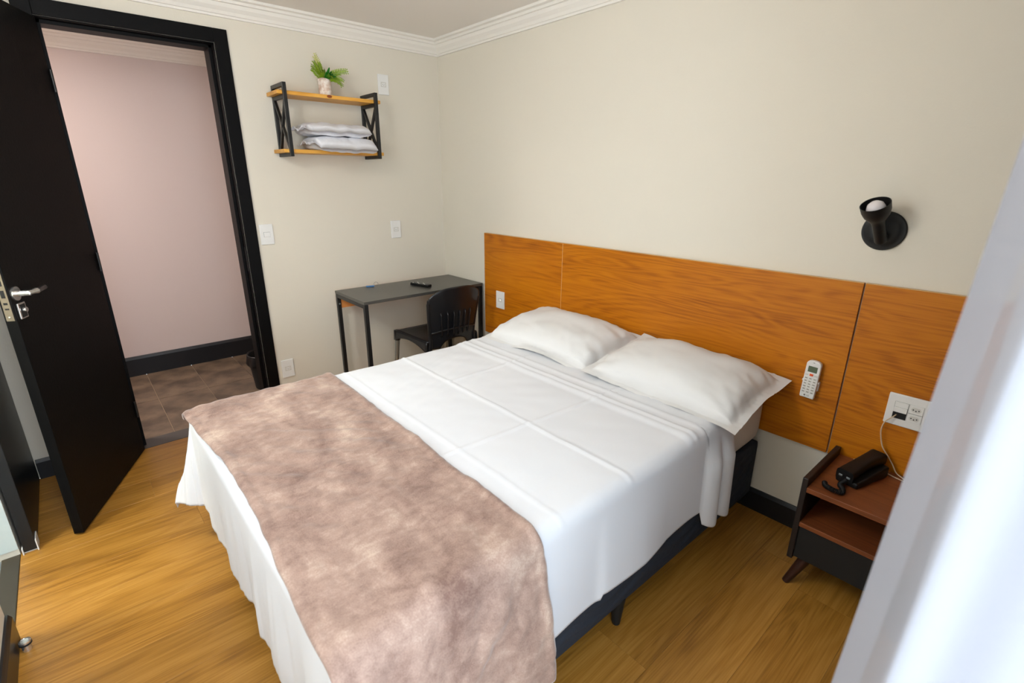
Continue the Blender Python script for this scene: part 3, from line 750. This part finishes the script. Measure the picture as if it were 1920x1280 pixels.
# double plate on the headboard by the nightstand
px = -.0217
dp = thing('outlet_panel', (px, -2.935, .67), 'large white outlet panel on the headboard above the nightstand', 'outlet panel')
PY0, PY1, PZ0, PZ1 = -3.002, -2.871, .611, .729
B(px-.009, px, PY0, PY1, PZ0, PZ1).build('cover_plate', M_white, dp, bevel=.003)
fx = px-.009
md = B(fx-.0006, fx, -2.934, -2.893, .638, .702).build('module_frame', M_ink, dp)
B(fx-.0025, fx-.0004, -2.933, -2.894, .682, .7015).build('blank_cover', M_white, dp, bevel=.0005)
B(fx-.006, fx-.0004, -2.933, -2.894, .6635, .6812).build('flap', M_white, dp, bevel=.001)
B(fx-.0012, fx-.0004, -2.933, -2.894, .6385, .6625).build('port', M_dark, dp)
B(fx-.0006, fx, -2.977, -2.9355, .638, .702).build('module_frame', M_ink, dp)
for z in (.6865, .6535):
    sk = B(fx-.0025, fx-.0004, -2.9765, -2.936, z-.0155, z+.0155).build('socket', M_white, dp, bevel=.0005)
    rim = [(-.0025, s_*a, b_) for s_ in (1,) for a, b_ in ((-.0155, 0), (-.010, .0085), (.010, .0085), (.0155, 0), (.010, -.0085), (-.010, -.0085))]
    MB().prism([(0, a, b_) for _, a, b_ in rim], (fx-.0024, -2.956, z), (fx-.0028, -2.956, z)).build('socket_rim', M_btn, sk)
    for dy in (-.008, 0, .008):
        MB().lathe([(0, 0), (.0022, 0), (.0022, .0006), (0, .0006)], 10, Matrix.Translation((fx-.0028, -2.956+dy, z-(.003 if dy == 0 else 0))) @ Matrix.Rotation(-math.pi/2, 4, 'Y')).build('socket_hole', M_dark, sk)

# ------------------------------------------------------------------ air-conditioner remote in its holder
ac = thing('remote_control', (-.0217, -2.618, .70), 'white air conditioner remote control in a holder on the headboard', 'remote', rot=(math.radians(2.0), 0, 0))
# local: x out of wall is -x, width along y, length along z
B(-.010, -.0005, -.030, .030, -.045, -.006).build('holder', M_white, ac, bevel=.002, world=False)
for s in (-1, 1): B(-.022, -.004, s*.0275-.003, s*.0275+.003, -.012, -.004).build('holder_arm', M_white, ac, bevel=.001, world=False)
body = MB()
outl = [(-.0255, -.077), (.0255, -.077), (.0265, -.060), (.0265, .066), (.023, .074), (.014, .079), (0, .0805), (-.014, .079), (-.023, .074), (-.0265, .066), (-.0265, -.060)]
body.prism([(0, a, b_) for a, b_ in outl], (-.010, 0, 0), (-.029, 0, 0))
body.build('body', M_white, ac, bevel=.004, seg=3, world=False)
ff = -.0292
B(ff-.0004, ff+.002, -.0165, .0165, .033, .057).build('display', M_lcd, ac, world=False)
B(ff-.0018, ff+.002, -.0065, .0065, .0175, .0265).build('power_button', M_orange, ac, bevel=.001, world=False)
for s in (-1, 1): B(ff-.0014, ff+.002, s*.0165-.006, s*.0165+.006, .0175, .0245).build('button', M_btn, ac, bevel=.001, world=False)
for r_ in range(6):
    for c_ in range(3):
        yb, zb = (c_-1)*.0155, .0065-r_*.0115
        b1 = B(ff-.0014, ff+.002, yb-.0058, yb+.0058, zb-.0038, zb+.0038).build('button', M_btn, ac, bevel=.001, world=False)
        B(ff-.0017, ff-.0013, yb-.0035, yb+.0035, zb-.0012, zb+.0012).build('button_print', M_ink, b1, world=False)
TM = Matrix(((0, 0, -1, ff-.0001), (-1, 0, 0, -.004), (0, 1, 0, -.0655), (0, 0, 0, 1)))
text_mesh('LG', .0085, TM, 'logo_lettering', M_ink, ac)
MB().lathe([(0, 0), (.0036, 0), (.0036, .0004), (0, .0004)], 18, Matrix.Translation((ff, .0075, -.0655)) @ Matrix.Rotation(-math.pi/2, 4, 'Y')).build('logo_disc', M_ink, ac, world=False)
B(ff-.0003, ff+.001, -.003, .003, .0715, .0735).build('indicator', M_ink, ac, world=False)

# ------------------------------------------------------------------ wall lamp
lc = Vector((0, -2.735, 1.285))
wl = thing('wall_lamp', lc, 'small black wall lamp with an upturned cup shade above the headboard', 'lamp')
RY = Matrix.Translation(lc) @ Matrix.Rotation(-math.pi/2, 4, 'Y')
MB().lathe([(0, .0005), (.066, .0005), (.0665, .006), (.063, .011), (.050, .0125), (.048, .014), (.030, .016), (0, .017)], 48, RY).build('wall_plate', M_lampblk, wl, 'auto')
A0 = Vector((-.052, -2.744, 1.252)); A1 = Vector((-.128, -2.722, 1.378)); ax = (A1-A0).normalized()
ZR = Matrix.Translation(A0) @ ax.to_track_quat('Z', 'Y').to_matrix().to_4x4(); hl = (A1-A0).length
MB().tube([(-.014, -2.738, 1.27), (-.035, -2.742, 1.262), tuple(A0+ax*.02)], [.013, .012, .012], 14).build('arm', M_lampblk, wl, True)
MB().lathe([(0, 0), (.017, 0), (.0185, .004), (.0185, hl*.46), (.0205, hl*.55), (.028, hl*.63), (.037, hl*.72), (.042, hl*.84), (.0435, hl), (.0415, hl), (.0395, hl*.84), (.034, hl*.72), (.024, hl*.62), (0, hl*.60)], 40, ZR).build('shade', M_lampblk, wl, 'auto')
MB().lathe([(0.011, hl*.58), (.013, hl*.64), (.022, hl*.72), (.0275, hl*.82), (.0275, hl*.90), (.023, hl*.985), (.013, hl*1.04), (0.0005, hl*1.055)], 28, ZR).build('bulb', M_bulb, wl, True)

# ------------------------------------------------------------------ nightstand
ns = thing('nightstand', (-.2, -2.93, 0), 'dark wood nightstand with open shelf and black drawer beside the bed', 'nightstand')
NX0, NX1, NY0, NY1 = -.374, -.030, -3.09, -2.767
for y0, y1 in ((NY1, NY1+.019), (NY0-.019, NY0)):
    B(NX0+.002, NX1, y0, y1, .122, .460).build('side_panel', M_nsdark, ns, bevel=.003)
B(NX0, NX1, NY0, NY1, .409, .428).build('top', M_nswood, ns, bevel=.0015)
B(NX0, NX1, NY0, NY1, .268, .285).build('shelf', M_nswood, ns, bevel=.0015)
B(NX0+.010, NX0+.028, NY0, NY1, .132, .266).build('drawer', M_nsblk, ns, bevel=.002)
B(NX1-.010, NX1, NY0, NY1, .132, .409).build('back_panel', M_nsblk, ns)
B(NX0+.03, NX1-.01, NY0, NY1, .122, .134).build('bottom', M_nsblk, ns)
for sx, x in ((-1, NX0+.050), (1, NX1-.06)):
    for sy, y in ((1, NY1-.035), (-1, NY0+.035)):
        MB().tube([(x, y, .124), (x+sx*.026, y+sy*.045, 0)], [.021, .013], 16).build('leg', M_nsleg, ns, 'auto')
# telephone on the nightstand
ph = thing('telephone', (-.165, -2.872, .428), 'black desk telephone with coiled cord on the nightstand', 'telephone', rot=(0, 0, math.radians(-14)))
# local x: from front (-) to back (+)
def wedge(x0, x1, w0, w1, z0, h0, h1, y=0):
    return MB().add([(x0, y-w0, z0), (x0, y+w0, z0), (x1, y+w1, z0), (x1, y-w1, z0), (x0, y-w0, h0), (x0, y+w0, h0), (x1, y+w1, h1), (x1, y-w1, h1)],
                    [(0, 3, 2, 1), (4, 5, 6, 7), (0, 1, 5, 4), (1, 2, 6, 5), (2, 3, 7, 6), (3, 0, 4, 7)])
wedge(-.092, .095, .038, .042, .0005, .022, .044).build('base', M_phone, ph, world=False, bevel=.007, seg=3)
hs2 = MB()
N_ = 15
def hset(i, j):
    x = -.098+.200*i
    base_z = .021+.022*i
    arch = .016*math.sin(math.pi*i)
    hw = .029-.005*math.sin(math.pi*i); t = 2*math.pi*j
    thick = .017+.006*(2*i-1)**2
    c_, s_ = math.cos(t), math.sin(t)
    sq = lambda v: math.copysign(abs(v)**.45, v)
    return Vector((x, .006+hw*sq(c_), base_z+.014+arch*.6+thick*sq(s_)))
hs2.grid(hset, N_, 20)
hs2.f.append(tuple(range(20, -1, -1))); hs2.f.append(tuple(range(N_*21, N_*21+21)))
hs2.build('handset', M_phone, ph, 'auto', world=False)
for s in (-1, 1): B(-.0995, -.096, .006+s*.013-.006, .006+s*.013+.006, .030, .037).build('grille', M_alu, ph, world=False, bevel=.001)
cp = catmull([(-.098, .0, .020), (-.125, .000, .012), (-.142, -.018, .010), (-.165, -.028, .010), (-.176, -.004, .010), (-.172, .022, .010), (-.158, .034, .010)], 18)
cp = [Vector(p) for p in cp]; coil = []
for k in range(len(cp)*5):
    f_ = k/5; i0 = min(int(f_), len(cp)-2); p = cp[i0].lerp(cp[i0+1], f_-i0); d = (cp[i0+1]-cp[i0]).normalized()
    a = d.cross(Vector((0, 0, 1))).normalized(); b_ = a.cross(d); w = k*.46
    coil.append(p+(a*math.cos(w)+b_*math.sin(w))*.0072)
MB().tube(coil, .0021, 6).build('coiled_cord', M_phone, ph, True, world=False)
# phone wire from the outlet panel
wp = catmull([(fx+.004, -2.905, .652), (fx-.014, -2.900, .646), (-.050, -2.882, .622), (-.046, -2.876, .590), (-.042, -2.879, .560), (-.042, -2.892, .520), (-.044, -2.914, .492), (-.045, -2.934, .466), (-.046, -2.950, .440), (-.050, -2.968, .4310),
              (-.075, -3.000, .4306), (-.070, -2.96, .4306), (-.048, -2.90, .4306), (-.040, -2.86, .4306), (-.038, -2.815, .4306)], 8)
tag(MB().tube(wp, .0021, 8).build('telephone_wire', M_cord, None, True), 'cream telephone wire hanging from the outlet panel to the nightstand', 'wire')

# ------------------------------------------------------------------ hallway waste bin
hbn = thing('waste_bin', (-1.235, .50, 0), 'black waste bin in the hallway just beyond the door frame', 'bin')
MB().lathe([(0, .0), (.095, 0), (.118, .24), (.123, .24), (.123, .25), (.112, .25), (.090, .012), (0, .010)], 32, Matrix.Translation((-1.235, .50, 0))).build('bucket', M_nsblk, hbn, 'auto')
def liner(i, j):
    t = 2*math.pi*i; r = .119+.008*j+.006*math.sin(t*9)*j+.004*nz(math.cos(t)*4, math.sin(t)*4)
    return Vector((-1.235+r*math.cos(t), .50+r*math.sin(t), .256-.075*j+.012*j*math.sin(t*5)))
MB().grid(liner, 60, 6).build('bag_liner', M_black, hbn, True, solid=.002)

# ------------------------------------------------------------------ curtain on the right, drawn half open
ctn = thing('curtain', (-.85, -3.24, 0), 'sheer white curtain hanging in the right foreground', 'curtain')
def edge_y(z): return -3.160+.040*max(0, min(1, (1.6-z)/1.0))
def cpath(z):
    ye = edge_y(z); k = .55+.45*min(1, (2.25-z)/.8)
    P = [(-1.50, ye-.020), (-1.535, ye-.002), (-1.565, ye), (-1.60, ye-.018), (-1.628, ye-.038), (-1.630, ye-.050), (-1.612, ye-.075), (-1.60, ye-.115), (-1.57, ye-.150), (-1.50, ye-.165)]
    x = -1.43; s = 1; c = -3.235
    while x < -.06:
        P.append((x, c+s*.062*k+.012*nz(x*4, z*.8))); x += .062+.010*nz(x*9, 1); s = -s
    return catmull([(a, b_, z) for a, b_ in P], 5)
ZS = [.02+(2.235-.02)*k/40 for k in range(41)]
rows = [cpath(z) for z in ZS]; npt = min(len(r_) for r_ in rows)
cm = MB()
for r_ in rows:
    cm.v += [tuple(p) for p in r_[:npt]]
for a in range(40):
    for b_ in range(npt-1):
        cm.f.append((a*npt+b_, a*npt+b_+1, (a+1)*npt+b_+1, (a+1)*npt+b_))
cm.build('cloth', M_curtain, ctn, True)
rd = thing('curtain_rod', (-1.25, -3.24, 2.25), 'white curtain rod above the window', 'curtain rod')
MB().tube([(XL+.02, -3.24, 2.25), (-.02, -3.24, 2.25)], .012, 14).build('rod', M_white, rd, 'auto')
for x in (-2.4, -.12):
    MB().bar((x, WY, 2.25), (x, -3.235, 2.25), .015).build('bracket', M_white, rd)

# ------------------------------------------------------------------ ceiling lamp of the bedroom
dl = thing('ceiling_lamp', (-2.28, -1.78, H), 'round opal dome lamp on the bedroom ceiling', 'ceiling lamp')
LT = Matrix.Translation((-2.28, -1.78, H))
MB().lathe([(0, 0), (.09, 0), (.09, -.02), (.03, -.03), (.03, -.055), (.07, -.062), (.07, -.07), (0, -.07)], 36, LT).build('housing', M_white, dl, 'auto')
MB().lathe([(.145*math.sin(math.pi*q/16)+.001, -.20+.145*math.cos(math.pi*q/16)) for q in range(2, 17)], 36, LT).build('diffuser', mat('opal_glow', (255, 250, 240), .4, emit=((255, 251, 247), 20)), dl, True)

# ------------------------------------------------------------------ lamps of the hallway and bathroom
def ceiling_lamp(x, y, z, label, power, color):
    o = thing('ceiling_lamp', (x, y, z), label, 'ceiling lamp')
    MB().lathe([(0, 0), (.11, 0), (.11, -.03), (.10, -.035), (0, -.035)], 32, Matrix.Translation((x, y, z))).build('housing', M_white, o, 'auto')
    l = area('lamp_light', (x, y, z-.04), (.2, .2), power, color); l.parent = o
    l.matrix_parent_inverse = Matrix.Translation((-x, -y, -z))
ceiling_lamp(-2.75, .70, 2.30, 'round white ceiling lamp in the hallway', 15, (1.0, .90, .86))
ceiling_lamp(-3.0, -1.05, H, 'round white ceiling lamp in the bathroom', 20, (.95, 1.0, .98))
